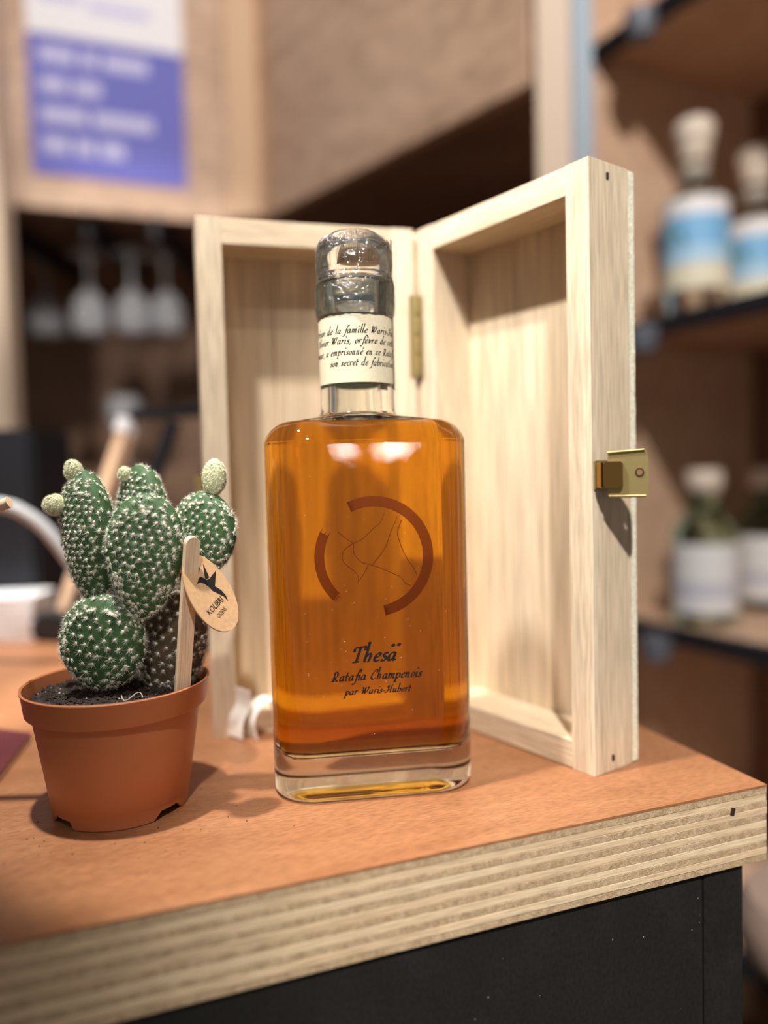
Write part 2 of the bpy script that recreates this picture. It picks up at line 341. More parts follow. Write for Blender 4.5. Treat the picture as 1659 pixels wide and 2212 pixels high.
def stemglass(loc, flip, label, group):
    t = empty('wine_glass', loc, 0, label, 'glass', group)
    if flip: t.rotation_euler = (PI, 0, 0)
    lathe('bowl', gl_bowl, MSTEM, t, n=28); lathe('stem', gl_stem, MSTEM, t, n=20); return t
lab = ['first from the left of the stem glasses hanging upside down in the dark rack', 'second from the left of the stem glasses hanging upside down in the dark rack',
       'third from the left of the stem glasses hanging upside down in the dark rack', 'rightmost hanging stem glass, beside the pale wooden box']
for i, (px, d, zb) in enumerate(((122, 1.60, .590), (214, 1.50, .572), (304, 1.50, .572), (376, 1.56, .582))):
    stemglass(((px-830)/1644*d, d, zb), True, lab[i], 'stemware hanging in the rack')
stemglass((-.545, 1.62, .16), False, 'single stem glass standing upright on the back counter', None)
for i in range(2):
    pass
for i, x in enumerate((-.66, -.52, -.40)):
    tag(box('rack_rail', (.012, .34, .044), MSHELFB, None, (x, 1.56, .589), bev=.001), ('left', 'middle', 'right')[i]+' dark rail of the stemware rack under the cupboard', 'rail')

# ------------------------------------------------------------------ counter top (plywood) and black counter
CT = empty('plywood_worktop', (.158, .3134, 0), .3444, 'thick plywood counter top with red brown veneer and striped cut edge', 'counter')
TL, TD = 1.25, .62
vn = box('veneer', (TL, TD, .0010), MVENEER, CT, (-TL/2, TD/2, -.0005), bev=0)
lay = 11; lh = .0315/lay
for i in range(lay):
    box('ply', (TL, TD, lh-.00008), MPLYA if i % 2 == 0 else MPLYB, CT, (-TL/2-rng.uniform(-1, 1)*.00015, TD/2-rng.uniform(-1, 1)*.00015+.0002, -.001-lh*(i+.5)), bev=.00012)
box('staple', (.0022, .0006, .0032), MDARK, CT, (-.0183, .0000, -.0085), (0, .25, 0), bev=.0002)
CB = empty('black_counter', (.158, .3134, -.92), .3444, 'black painted counter body below the plywood top', 'counter')
box('front_panel', (1.2, .018, .887), MBLACK, CB, (-.6316, .0115, .4435), bev=.0005)
box('corner_stile', (.0203, .018, .887), MBLACK, CB, (-.0207, .0113, .4435), bev=.0006)
box('side_panel', (.018, .57, .887), MBLACK, CB, (-.0212, .306, .4435), bev=.0006)

# ------------------------------------------------------------------ hinged wooden bottle box
HB = .265; PW = .0125; DP = .0262; BT = .0042
LL = Vector((-.09058, .38599, 0)); HL = Vector((.0190, .4155, 0)); HR = Vector((.0214, .4184, 0)); PF = Vector((.08905, .32527, 0))
GB = empty('gift_box', ((HL.x+HR.x)/2, (HL.y+HR.y)/2, 0), 0, 'open hinged bottle box of pale unfinished wood standing behind the bottle', 'box')
GO = Vector(GB.location)
def tray(p0, p1, hinge_at_end):
    """local x along the rim from p0 to p1, local y away from the rim (into the tray depth)"""
    d = p1-p0; L = d.length; a = math.atan2(d.y, d.x); R = Matrix.Rotation(a, 3, 'Z')
    def put(name, size, mat, loc, bev=.0004):
        o = box(name, size, mat, GB, p0-GO+R @ Vector(loc), (0, 0, a), bev); return o
    h1 = DP*.47
    for x in (PW/2, L-PW/2):
        put('side_post', (PW, h1-.0002, HB), MPINE, (x, h1/2, HB/2), .00012)
        put('side_post', (PW, DP-h1-.0002, HB), MPINE, (x, h1+(DP-h1)/2, HB/2), .00012)
    for z, nm in ((PW/2+.0004, 'bottom_rail'), (HB-PW/2-.0004, 'top_rail')):
        put(nm, (L-2*PW-.0001, DP, PW), MPINEX, (L/2, DP/2, z), .0003)
    nb = 3; ws = [.36, .36, .28] if hinge_at_end else [.40, .34, .26]; x = 0
    for wf in ws:
        ww = wf*L; put('back_board', (ww-.0003, BT, HB-.0006), MBOARD, (x+ww/2, DP+BT/2, HB/2), .0004); x += ww
    return a, R
aL, RL = tray(LL, HL, True)
aR, RR = tray(HR, PF, False)
# rough cut edge of the backing board on the open side of the right half
dR = (PF-HR).normalized(); nb_ = Vector((-dR.y, dR.x, 0))       # nb_ points into the tray depth
V = []; F = []; nz = 130
for i in range(nz+1):
    z = .0006+(HB-.0012)*i/nz
    for k, q in enumerate((DP+.0001, DP+BT*.5, DP+BT)):
        j = rng.normal(0, .00006); V.append(PF-GO+nb_*(q+(j if k == 2 else 0))+dR*(.00015+abs(rng.normal(0, .00008)))+Vector((0, 0, z)))
for i in range(nz):
    for k in range(2): F.append((i*3+k+3, i*3+k+4, i*3+k+1, i*3+k))
mesh('rough_edge', V, F, MPLYRAW, GB)
for z in (.2594, .0058):
    q = PF-GO+nb_*(DP*.47)+dR*.0001
    box('nail_hole', (.0012, .0014, .0026), MDARK, GB, (q.x, q.y, z), (0, 0, aR), .0002)
# hinge between the halves
hm = (HL+HR)/2-GO+Vector((0, -.0008, 0))
hz0, hz1 = .186, .230
lathe('hinge_barrel', [(0, 0), (.0011, 0), (.0011, hz1-hz0), (0, hz1-hz0)], MBRASS, GB, (hm.x, hm.y, hz0), 16)
for k in range(4):
    lathe('hinge_knuckle', [(.0011, 0), (.0015, .0004), (.0015, .0075), (.0011, .0079)], MBRASS, GB, (hm.x, hm.y, hz0+.002+k*.0107), 16)
box('hinge_leaf', (.0036, .0006, hz1-hz0), MBRASS, GB, HL-GO+Vector((-.0012, -.0006, (hz0+hz1)/2)), (0, 0, aL), .0002)
box('hinge_leaf', (.0036, .0006, hz1-hz0), MBRASS, GB, HR-GO+Vector((.0006, -.0024, (hz0+hz1)/2)), (0, 0, aR), .0002)
box('joint_strip', (.0046, .0020, HB-.001), MPINE, GB, ((HL+HR)/2-GO+Vector((.0006, .0040, HB/2))), (0, 0, -.3), .0003)
# brass clasp on the free post: bracket, plate with rolled edges and a hole
def local_frame(o, x, z=Vector((0, 0, 1))):
    x = Vector(x).normalized(); y = Vector(z).cross(x).normalized(); z = x.cross(y)
    return Matrix(((x.x, y.x, z.x, o[0]), (x.y, y.y, z.y, o[1]), (x.z, y.z, z.z, o[2]), (0, 0, 0, 1)))
def place(o, m): o.matrix_local = m
pc = Vector((.1026, .3190, .1318))-GO
fr = local_frame(pc, (.0163, -.0060, .0004))
bm = bmesh.new()
prof = [(-.0083, -.0090), (.0068, -.0100), (.0083, -.0088), (.0083, .0090), (.0066, .0104), (-.0083, .0093)]
N_ = 20; hole = [(.0046+.0012*math.cos(2*PI*k/N_), .0004+.0012*math.sin(2*PI*k/N_)) for k in range(N_)]
outer = []
P_ = [Vector(p) for p in prof]
for k in range(N_):                          # outline resampled at the hole's angles
    a = 2*PI*k/N_; c = Vector((.0046, .0004)); dd = Vector((math.cos(a), math.sin(a))); best = None
    for i in range(len(P_)):
        p, q = P_[i], P_[(i+1) % len(P_)]; e = q-p; den = dd.x*e.y-dd.y*e.x
        if abs(den) < 1e-12: continue
        t = ((p.x-c.x)*e.y-(p.y-c.y)*e.x)/den; s = ((p.x-c.x)*dd.y-(p.y-c.y)*dd.x)/den
        if t > 0 and -1e-6 <= s <= 1+1e-6 and (best is None or t < best): best = t
    outer.append(tuple(c+dd*best))
V = []; F = []
for y in (-.00035, .00035):
    for ring in (outer, hole): V += [(p[0], y, p[1]) for p in ring]
n = N_
for k in range(n):
    j = (k+1) % n
    F += [(k, j, n+j, n+k), (2*n+k, 3*n+k, 3*n+j, 2*n+j), (k, 2*n+k, 2*n+j, j), (n+k, n+j, 3*n+j, 3*n+k)]
clp = mesh('clasp_plate', V, F, MBRASS, GB); place(clp, fr)
for zz, sl in ((.0094, .035), (-.0094, -.025)):
    e_ = tube('rolled_edge', [(-.0080, -.0006, zz-sl*.0075), (.0068, -.0006, zz+sl*.0068)], .0006, MBRASS, clp, 10)
lathe('hole_rim', [(.0012, -.0003), (.0017, -.0003), (.0018, .0002), (.0012, .0002)], MBRASSP, clp, (.0046, -.0005, .0004), 20, rot=(PI/2, 0, 0), caps=False)
# bracket the plate hooks over
bc_ = Vector((.0958, .3212, .1315))-GO; fb = local_frame(bc_, (.0105, -.0035, 0))
b1 = box('clasp_hook', (.0078, .0030, .0110), MBRASSP, GB, bev=.0006, seg=2); place(b1, fb @ Matrix.Translation((.0012, -.0012, 0)))
b2 = box('clasp_lip', (.0034, .0014, .0108), MBRASSP, GB, bev=.0003); place(b2, fb @ Matrix.Translation((-.0042, .0002, 0)) @ Matrix.Rotation(-.9, 4, 'Z'))
b3 = box('clasp_base', (.0100, .0008, .0125), MBRASS, GB, bev=.0002); place(b3, local_frame(PF-GO+nb_*.006+dR*.0005+Vector((0, 0, .1315)), nb_))
# catch on the far left side
q = LL-GO+RL @ Vector((-.0022, .010, .131)); box('catch', (.005, .007, .010), MBRASS, GB, q, (0, 0, aL), .0008, 2)

# ------------------------------------------------------------------ calligraphic letters drawn with a broad nib
G = {}
def g(ch, adv, *strokes): G[ch] = (adv, strokes)
g('a', .92, [(.64, .86), (.40, 1.0), (.12, .66), (.12, .18), (.30, .0), (.50, .24), (.64, .62)], [(.68, 1.0), (.61, .30), (.68, .02), (.88, .14)])
g('b', .80, [(.06, 1.62), (.17, 1.66), (.13, .25), (.32, .0), (.60, .22), (.66, .66), (.46, .98), (.16, .62)])
g('c', .70, [(.60, .82), (.44, 1.0), (.14, .66), (.12, .22), (.34, .0), (.64, .18)])
g('d', .92, [(.64, .86), (.40, 1.0), (.12, .66), (.12, .18), (.30, .0), (.50, .24), (.64, .62)], [(.56, 1.62), (.68, 1.66), (.61, .30), (.68, .02), (.88, .14)])
g('e', .70, [(.12, .46), (.44, .58), (.58, .84), (.40, 1.0), (.14, .66), (.12, .20), (.34, .0), (.62, .16)])
g('f', .56, [(.86, 1.48), (.68, 1.62), (.48, 1.36), (.34, .5), (.22, -.36), (.0, -.56), (-.18, -.44)], [(.12, .94), (.66, .98)])
g('h', .90, [(.06, 1.62), (.17, 1.66), (.12, .02)], [(.14, .52), (.38, .95), (.58, .90), (.56, .40), (.50, .06), (.40, -.04)])
g('i', .42, [(.02, .84), (.16, 1.0), (.13, .30), (.18, .02), (.38, .14)], [(.17, 1.36), (.21, 1.42)])
g('j', .42, [(.16, 1.0), (.12, -.3)])
g('l', .42, [(.06, 1.62), (.18, 1.66), (.13, .30), (.18, .02), (.38, .14)])
g('m', 1.26, [(.02, .84), (.15, 1.0), (.11, .0)], [(.13, .52), (.36, .95), (.54, .90), (.49, .0)], [(.52, .52), (.75, .95), (.93, .90), (.88, .20), (.94, .02), (1.14, .14)])
g('n', .90, [(.02, .84), (.15, 1.0), (.11, .0)], [(.13, .52), (.36, .95), (.55, .90), (.50, .20), (.56, .02), (.78, .14)])
g('o', .76, [(.38, 1.0), (.13, .70), (.12, .22), (.34, .0), (.60, .30), (.62, .76), (.36, 1.0)])
g('p', .82, [(.0, .84), (.14, 1.0), (.10, .0), (.06, -.52)], [(-.14, -.54), (.28, -.50)], [(.14, .60), (.40, 1.0), (.64, .78), (.60, .24), (.36, .0), (.12, .12)])
g('r', .64, [(.02, .84), (.15, 1.0), (.11, .0)], [(.13, .50), (.34, .92), (.50, .98), (.56, .84)])
g('s', .60, [(.54, .84), (.38, 1.0), (.17, .82), (.26, .58), (.44, .40), (.44, .12), (.22, .0), (.02, .14)])
g('t', .56, [(.20, 1.34), (.14, .30), (.22, .0), (.46, .14)], [(.0, .94), (.50, 1.0)])
g('u', .90, [(.02, .84), (.15, 1.0), (.11, .30), (.24, .0), (.46, .18), (.58, .55)], [(.64, 1.0), (.58, .25), (.64, .02), (.84, .14)])
g('v', .72, [(.02, .86), (.16, 1.0), (.22, .06), (.48, .40), (.60, .98)])
g('T', 1.20, [(.10, 1.14), (.16, 1.40), (.60, 1.42), (1.10, 1.46), (1.16, 1.22)], [(.62, 1.42), (.56, .6), (.52, .04)], [(.24, .0), (.82, .06)])
g('R', 1.20, [(.34, 1.40), (.28, .6), (.24, .04)], [(.0, .0), (.50, .05)], [(.10, 1.36), (.56, 1.46), (.82, 1.16), (.66, .82), (.30, .72)], [(.48, .72), (.80, .14), (1.08, .04)])
g('C', 1.00, [(.86, 1.18), (.90, 1.42), (.60, 1.46), (.22, 1.10), (.12, .46), (.40, .0), (.88, .24)])
g('W', 1.56, [(.0, 1.30), (.20, 1.44), (.30, 1.1), (.26, .04)], [(.26, .04), (.48, .5), (.78, 1.42)], [(.78, 1.42), (.74, .7), (.74, .04)], [(.74, .04), (1.10, .6), (1.32, 1.30), (1.20, 1.50)])
g('H', 1.34, [(.12, 1.20), (.34, 1.46), (.42, 1.2), (.34, .4), (.10, .0), (-.10, .12), (-.06, .26)], [(1.26, 1.62), (1.02, 1.40), (.94, .4), (1.02, .02), (1.22, .12)], [(.36, .72), (.94, .76)])
g('O', 1.20, [(.60, 1.46), (.18, 1.0), (.18, .36), (.52, .0), (.96, .46), (.96, 1.06), (.58, 1.46)])
g('-', .62, [(.04, .52), (.52, .60)])
g(',', .36, [(.14, .06), (.18, -.02), (.04, -.28)])
g('.', .36, [(.12, .02), (.16, .06)])
g(' ', .62)
ACC = {'ä': ('a', [[(.20, 1.42), (.24, 1.46)], [(.74, 1.44), (.78, 1.48)]]), 'é': ('e', [[(.40, 1.22), (.62, 1.54)]]), 'è': ('e', [[(.22, 1.60), (.46, 1.24)]])}
def write(txt, xh, nib=.20, minw=.045, ang=.62, slant=.24, gap=.04):
    """2-D triangles/quads (list of polygons) of a line of text, baseline at 0, start at 0; returns polygons, width"""
    fy = lambda y: 1+(y-1)*1.95 if y > 1 else (y*1.5 if y < 0 else y)
    polys = []; x = 0; nv = np.array([math.cos(ang), math.sin(ang)])*nib/2
    for ch in txt:
        base, extra = ACC.get(ch, (ch, []))
        adv, st_ = G[base]
        for s in list(st_)+list(extra):
            dot = (len(s) == 2 and np.hypot(s[1][0]-s[0][0], s[1][1]-s[0][1]) < .12)
            jit = rng.normal(0, .012, 2)
            s = [(p[0], fy(p[1])) for p in s]; P = [np.array(p)+jit for p in (spline(s, 5) if not dot else s)]
            if dot:
                c = (P[0]+P[1])/2; rr = nib*.80 if ch == 'ä' else nib*.62
                ring = [(c[0]+rr*math.cos(t), c[1]+rr*math.sin(t)) for t in np.linspace(0, 2*PI, 11)[:-1]]
                polys.append([((x+p[0]+slant*p[1])*xh, p[1]*xh) for p in ring]); continue
            L_, R_ = [], []
            for i, p in enumerate(P):
                t = P[min(i+1, len(P)-1)]-P[max(i-1, 0)]; t = t/(np.linalg.norm(t)+1e-9); nn = np.array([-t[1], t[0]])
                hw = math.hypot(abs(nv @ nn), minw)
                L_.append(p+nn*hw); R_.append(p-nn*hw)
            tr = lambda p: ((x+p[0]+slant*p[1])*xh, p[1]*xh)
            for i in range(len(P)-1): polys.append([tr(L_[i]), tr(R_[i]), tr(R_[i+1]), tr(L_[i+1])])
            polys.append([tr(L_[0]), tr(P[0]-(P[1]-P[0])*.25), tr(R_[0])]); polys.append([tr(R_[-1]), tr(P[-1]+(P[-1]-P[-2])*.25), tr(L_[-1])])
        x += adv+gap
    return polys, x*xh
def polys_mesh(name, polys, fn, mat, parent):
    V = []; F = []
    for p in polys:
        b = len(V); V += [fn(*q) for q in p]; F.append(tuple(range(b, b+len(p))))
    return mesh(name, V, F, mat, parent)

# ------------------------------------------------------------------ the bottle
BT_ = empty('liqueur_bottle', (-.0080, .331, 0), .14, 'rectangular clear glass bottle of amber liqueur with cream neck label', 'bottle')
BW, BD, BR = .0855, .048, .018
NX = -.0022                                      # neck sits a touch off centre
def rloop(i, z, w_=BW, d_=BD, r_=BR):
    r = max(r_-i, .0015); w2, d2 = w_/2-i, d_/2-i; L = []
    for k, (sx, sy) in enumerate(((1, 1), (-1, 1), (-1, -1), (1, -1))):
        cx, cy_ = sx*(w2-r), sy*(d2-r); a0 = k*PI/2
        pts = [(cx+r*math.cos(a0+PI/2*t/16), cy_+r*math.sin(a0+PI/2*t/16)) for t in range(17)]
        e = .0008
        t0 = (math.sin(a0), -math.cos(a0)); t1 = (-math.sin(a0+PI/2), math.cos(a0+PI/2))
        pts = [(pts[0][0]+t0[0]*e, pts[0][1]+t0[1]*e)]+pts+[(pts[-1][0]+t1[0]*e, pts[-1][1]+t1[1]*e)]
        L += [(x, y, z) for x, y in pts]
    return L
def cloop(r, z):
    L = []
    for k in range(4):
        for t in range(19): a = k*PI/2+math.radians(2.4+t*(85.2/18)); L.append((NX+r*math.cos(a), r*math.sin(a), z))
    return L
NL = 76
def mixloop(A, B, t): return [tuple(np.array(a)*(1-t)+np.array(b)*t) for a, b in zip(A, B)]
def skin(loops, flip=False, cap0=False, cap1=False):
    V = [v for L in loops for v in L]; F = []
    for i in range(len(loops)-1):
        for k in range(NL):
            q = (i*NL+k, i*NL+(k+1) % NL, (i+1)*NL+(k+1) % NL, (i+1)*NL+k); F.append(q[::-1] if flip else q)
    if cap0: q = tuple(range(NL)); F.append(q if flip else q[::-1])
    if cap1: q = tuple((len(loops)-1)*NL+k for k in range(NL)); F.append(q[::-1] if flip else q)
    return V, F
def fil(r, n, a0, a1): return [(r*math.cos(a), r*math.sin(a)) for a in np.linspace(a0, a1, n)]
# outer surface
out = [rloop(.0180, .0034), rloop(.0140, .0030), rloop(.0090, .0016), rloop(.0065, .0005), rloop(.0052, .0000)]
for c, s in fil(.0040, 7, -PI/2, 0): out.append(rloop(.0040-c, .0040+s))
out += [rloop(0, .006), rloop(0, .05), rloop(0, .10), rloop(0, .1465)]
sr = .0085
out += [rloop(0, .1476), rloop(.00003, .1483)]
a0_ = .36
for a_ in np.linspace(a0_, PI/2*.95, 10): out.append(rloop(.00012+.0115*(math.cos(a0_)-math.cos(a_))/math.cos(a0_), .14855+.0085*(math.sin(a_)-math.sin(a0_))/(1-math.sin(a0_))))
top = rloop(sr*.95+.004, .1573); cbig = cloop(.0195, .1586)
out += [mixloop(rloop(.0110, .1571), cbig, t) for t in (.35, .75)]+[cbig]
for c, s in fil(.0030, 5, -PI/2, -PI): out.append(cloop(.0190+c+.0000, .1618+s*1.0))
out += [cloop(.0159, .165), cloop(.0159, .199), cloop(.0160, .2012), cloop(.0166, .2030), cloop(.0166, .2145), cloop(.0160, .2160), cloop(.0118, .2163), cloop(.0100, .2150)]
# cavity profile, bottom to mouth
IN = .0034; IR = .0085; fb0 = .0165; cr = .0080
def iloop(i, z): return rloop(i, z, BW-2*IN, BD-2*IN, IR)
cav = [iloop(.0150, fb0+.0006)]
cav += [iloop(.010, fb0+.0003)]
for c, s in fil(cr, 7, -PI/2, 0): cav.append(iloop(cr-c, fb0+cr+s))
cav += [iloop(0, .027), iloop(0, .07), iloop(0, .11), iloop(0, .1465)]
for c, s in fil(1, 10, 0, PI/2*.95): cav.append(iloop(.0090*(1-c), .1472+s*.0072))
cb2 = cloop(.0150, .1560)
cav += [mixloop(iloop(.0086, .1546), cb2, t) for t in (.35, .75)]+[cb2, cloop(.0125, .1566)]
LV = len(cav)-1                                     # liquid stands here, at the root of the neck
up = [cav[LV], cloop(.0108, .1582), cloop(.0100, .1612), cloop(.0098, .17), cloop(.0098, .205), cloop(.0100, .2150)]
V1, F1 = skin(out, cap0=True); V2, F2 = skin(up, flip=True)
o1 = len(V1)
gb = mesh('glass_body', V1+V2, F1+[tuple(i+o1 for i in f) for f in F2], MGLASS, BT_, smooth=True)
V3, F3 = skin(cav, cap0=True); nF = len(F3)
F3.append(tuple(LV*NL+k for k in range(NL)))
lq = mesh('liquid', V3, F3, [MLIQ, MLIQTOP], BT_, smooth=True, mi=[0]*nF+[1])
# glass stopper with gasket
lathe('stopper', [(0, .2062), (.0080, .2062), (.0086, .2068), (.0086, .2166), (.0150, .2168), (.0156, .2176), (.0150, .2188), (.0156, .2198), (.0160, .2212), (.0160, .2290), (.0154, .2310), (.0135, .2335), (.010, .2362), (.005, .2376), (0, .2380)], MGLASS, BT_, (NX, 0, 0), 64)
lathe('gasket', [(.0088, .2092), (.0096, .2096), (.0097, .2140), (.0116, .2166), (.0088, .2166)], MGASK, BT_, (NX, 0, 0), 48, caps=False)
lathe('gasket_ring', [(.0088, .2068), (.0092, .2070), (.0092, .2090), (.0088, .2091)], MBLUEG, BT_, (NX, 0, 0), 48, caps=False)
# neck label, text and grey seal strip on the far right
def cylpt(r, x, z, y0=0): a = x/r; return (NX+r*math.sin(a), -r*math.cos(a), z)
def band(name, r, a0, a1, z0, z1, mat, n=60):
    V = []; F = []
    for k in range(n+1):
        a = a0+(a1-a0)*k/n
        for rr in (r, r+.00012):
            for z in (z0, z1): V.append((NX+rr*math.sin(a), -rr*math.cos(a), z))
    for k in range(n):
        b = 4*k; F += [(b, b+4, b+5, b+1), (b+2, b+3, b+7, b+6), (b, b+2, b+6, b+4), (b+1, b+5, b+7, b+3)]
    return mesh(name, V, F, mat, BT_, smooth=False)
nl = band('neck_label', .01592, -PI, PI, .1722, .2008, MPAPER, 96)
LR = .01608
for txt, pa, xa, pb, xb, z in (('trésor de la famille Waris-Hubert', 'trésor ', -.0153, 'trésor de la famille ', .0044, .1922), ('Olivier Waris, orfèvre de cette', 'Olivier ', -.0130, 'Olivier Waris, orfèvre ', .0088, .1880),
                            ('demeur, a emprisonné en ce Ratafia', 'demeur, a ', -.0134, 'demeur, a emprisonné en ce ', .0102, .1834), ('son secret de fabrication.', '', -.0139, 'son secret de ', .0042, .1790)):
    kw = dict(nib=.25, minw=.07, gap=.10); xh = .00148
    pl, _ = write(txt, xh, **kw); wa = write(pa, xh, **kw)[1]; wb_ = write(pb, xh, **kw)[1]; kx = (xb-xa)/(wb_-wa)
    polys_mesh('lettering', pl, lambda x, y: cylpt(LR, xa+(x-wa)*kx, z+y), MINK, nl)
band('seal_strip', .01625, math.radians(66), math.radians(108), .1705, .2330, MSTRIP, 12)
# shrink film round the mouth and stopper, lightly wrinkled
V = []; F = []; n = 72
pf = [(.01615, .2000), (.0169, .2022), (.0171, .2060), (.0170, .2140), (.0164, .2175), (.0161, .2195), (.0165, .2215), (.0165, .2280), (.0160, .2312), (.0140, .2340)]
for r, z in pf:
    for k in range(n):
        a = 2*PI*k/n; rr = r+abs(rng.normal(0, .00010))+.00012*math.sin(7*a+z*900); V.append((NX+rr*math.cos(a), rr*math.sin(a), z+rng.normal(0, .00012)))
for i in range(len(pf)-1):
    for k in range(n): F.append((i*n+k, i*n+(k+1) % n, (i+1)*n+(k+1) % n, (i+1)*n+k))
mesh('shrink_film', V, F, MFILM, BT_, smooth=True)
# printing on the front face
FY = -BD/2-.00015
def front(x, z): return (x+.0002, FY, z)
for txt, x0, z, xh, fit in (('Thesä', -.0108, .0580, .0033, .0190), ('Ratafia Champenois', -.0188, .0506, .00200, .0372), ('par Waris-Hubert', -.0134, .0448, .00150, .0272)):
    pl, wd_ = write(txt, xh, nib=.27, minw=.085, gap=.05)
    k = fit/wd_
    polys_mesh('lettering', pl, lambda x, y, k=k, x0=x0, z=z: front(x0+x*k, z+y), MINK, BT_)
RC = (-.0002, .1008)
def arc(a0, a1, r0, r1, n, ragged=True, back=0.):
    P = []
    for k in range(n):
        t = a0+(a1-a0)*k/n; t2 = a0+(a1-a0)*(k+1)/n; P.append((t, t2))
    polys = []
    for t, t2 in P:
        polys.append([(RC[0]+r*math.cos(x), RC[1]+r*math.sin(x)) for r, x in ((r0, t), (r1, t), (r1, t2), (r0, t2))])
    if ragged:
        for e, sg in ((a0, -1), (a1, 1)):
            m = 7
            for j in range(m):
                ra = r0+(r1-r0)*j/m; rb = r0+(r1-r0)*(j+1)/m; q = sg*rng.uniform(.02, .16)
                polys.append([(RC[0]+ra*math.cos(e), RC[1]+ra*math.sin(e)), (RC[0]+rb*math.cos(e), RC[1]+rb*math.sin(e)), (RC[0]+(ra+rb)/2*math.cos(e+q), RC[1]+(ra+rb)/2*math.sin(e+q))])
    return polys
D2 = math.radians
polys_mesh('emblem_ring', arc(D2(115), D2(-80), .0203, .0246, 60), lambda x, y: front(x, y), MCOPPER, BT_)
polys_mesh('emblem_ring', arc(D2(154), D2(224), .0200, .0240, 24), lambda x, y: front(x, y), MCOPPER, BT_)
def line2(pts, w0, w1):
    P = spline(pts, 6); o = []
    for i in range(len(P)-1):
        t = P[i+1]-P[i]; t = t/(np.linalg.norm(t)+1e-12); nn = np.array([-t[1], t[0]]); wa = w0+(w1-w0)*i/len(P); wb = w0+(w1-w0)*(i+1)/len(P)
        o.append([tuple(P[i]+nn*wa), tuple(P[i]-nn*wa), tuple(P[i+1]-nn*wb), tuple(P[i+1]+nn*wb)])
    return o
S_ = .001*.193/.2016*.2016/.193     # emblem branches, millimetres on the face
K = 1e-3
def cpt(cx, cy_): # emblem sketch units -> face millimetres
    return ((cx-860)*.0364*K, (100.8+(725-cy_)*.0377)*K)
br = [[(462, 445), (560, 525), (635, 572)], [(635, 572), (740, 525), (860, 420), (940, 355), (985, 255)], [(635, 572), (530, 640), (505, 730), (545, 800), (640, 880), (680, 950), (668, 1005)],
      [(635, 572), (635, 680), (720, 780), (850, 820), (960, 865), (1090, 925), (1160, 965), (1210, 1030), (1270, 1055)], [(790, 815), (750, 890), (690, 975)], [(845, 805), (980, 640), (1060, 450), (1130, 310)],
      [(1180, 340), (1130, 470), (1160, 600), (1220, 740), (1300, 860), (1340, 945)]]
pl = []
for b_ in br: pl += line2([cpt(*p) for p in b_], .00020, .00014)
polys_mesh('emblem_branches', pl, lambda x, y: front(x, y), MCOPPER, BT_)
# raised moulding marks in the thick glass base (back side)
for x0, w_, h_ in ((-.0085, .0011, .0028), (-.0050, .0075, .0022), (-.0205, .0040, .0030)):
    box('moulded_mark', (w_, .0004, h_), MGLASS, BT_, (x0+w_/2, BD/2+.0002, .0095), bev=.00015)

# ------------------------------------------------------------------ potted cactus
def tuft_mesh(name, seed, nsp=20, L=(.0014, .0029), core=.00058):
    r = np.random.default_rng(seed); bm = bmesh.new()
    bmesh.ops.create_icosphere(bm, subdivisions=1, radius=core)
    for v in bm.verts: v.co = v.co*(1+r.normal(0, .15)); v.co.z = v.co.z*.9+.0002
    for k in range(nsp):
        a = 2*PI*(k+r.uniform(-.3, .3))/nsp; e = r.uniform(.10, .95); l = r.uniform(*L)
        d = Vector((math.cos(a)*math.cos(e), math.sin(a)*math.cos(e), math.sin(e)))
        s = d.cross(Vector((0, 0, 1))).normalized(); t = d.cross(s); bw = .00006
        q = [bm.verts.new(d*core*.5+s*bw), bm.verts.new(d*core*.5-s*bw*.5+t*bw*.85), bm.verts.new(d*core*.5-s*bw*.5-t*bw*.85)]; tip = bm.verts.new(d*l)
        for i in range(3): bm.faces.new((q[i], q[(i+1) % 3], tip))
    me = bpy.data.meshes.new(name); bm.to_mesh(me); bm.free(); me.materials.append(MSPINE); return me
TUFT = [tuft_mesh('spine_tuft', 10+i) for i in range(4)]
TUFTV = [(np.array([tuple(v.co) for v in t.vertices]), [tuple(p.vertices) for p in t.polygons]) for t in TUFT]
def pad_fn(a, b, t, taper, bend):
    def f(u, v):       # u in [-1,1] across, v in [-1,1] up, returns local front point
        k = 1+taper*v
        rr = u*u+v*v; h = math.sqrt(max(0, 1-rr))
        return (a*u*k, -t*(h**.75)+bend*(v*v-.3), b*v)
    return f
def zrot(n):
    h = Vector((0, 1, 0)) if abs(n.y) < .8 else Vector((1, 0, 0)); x = h.cross(n).normalized(); y = n.cross(x)
    return Matrix(((x.x, y.x, n.x), (x.y, y.y, n.y), (x.z, y.z, n.z)))
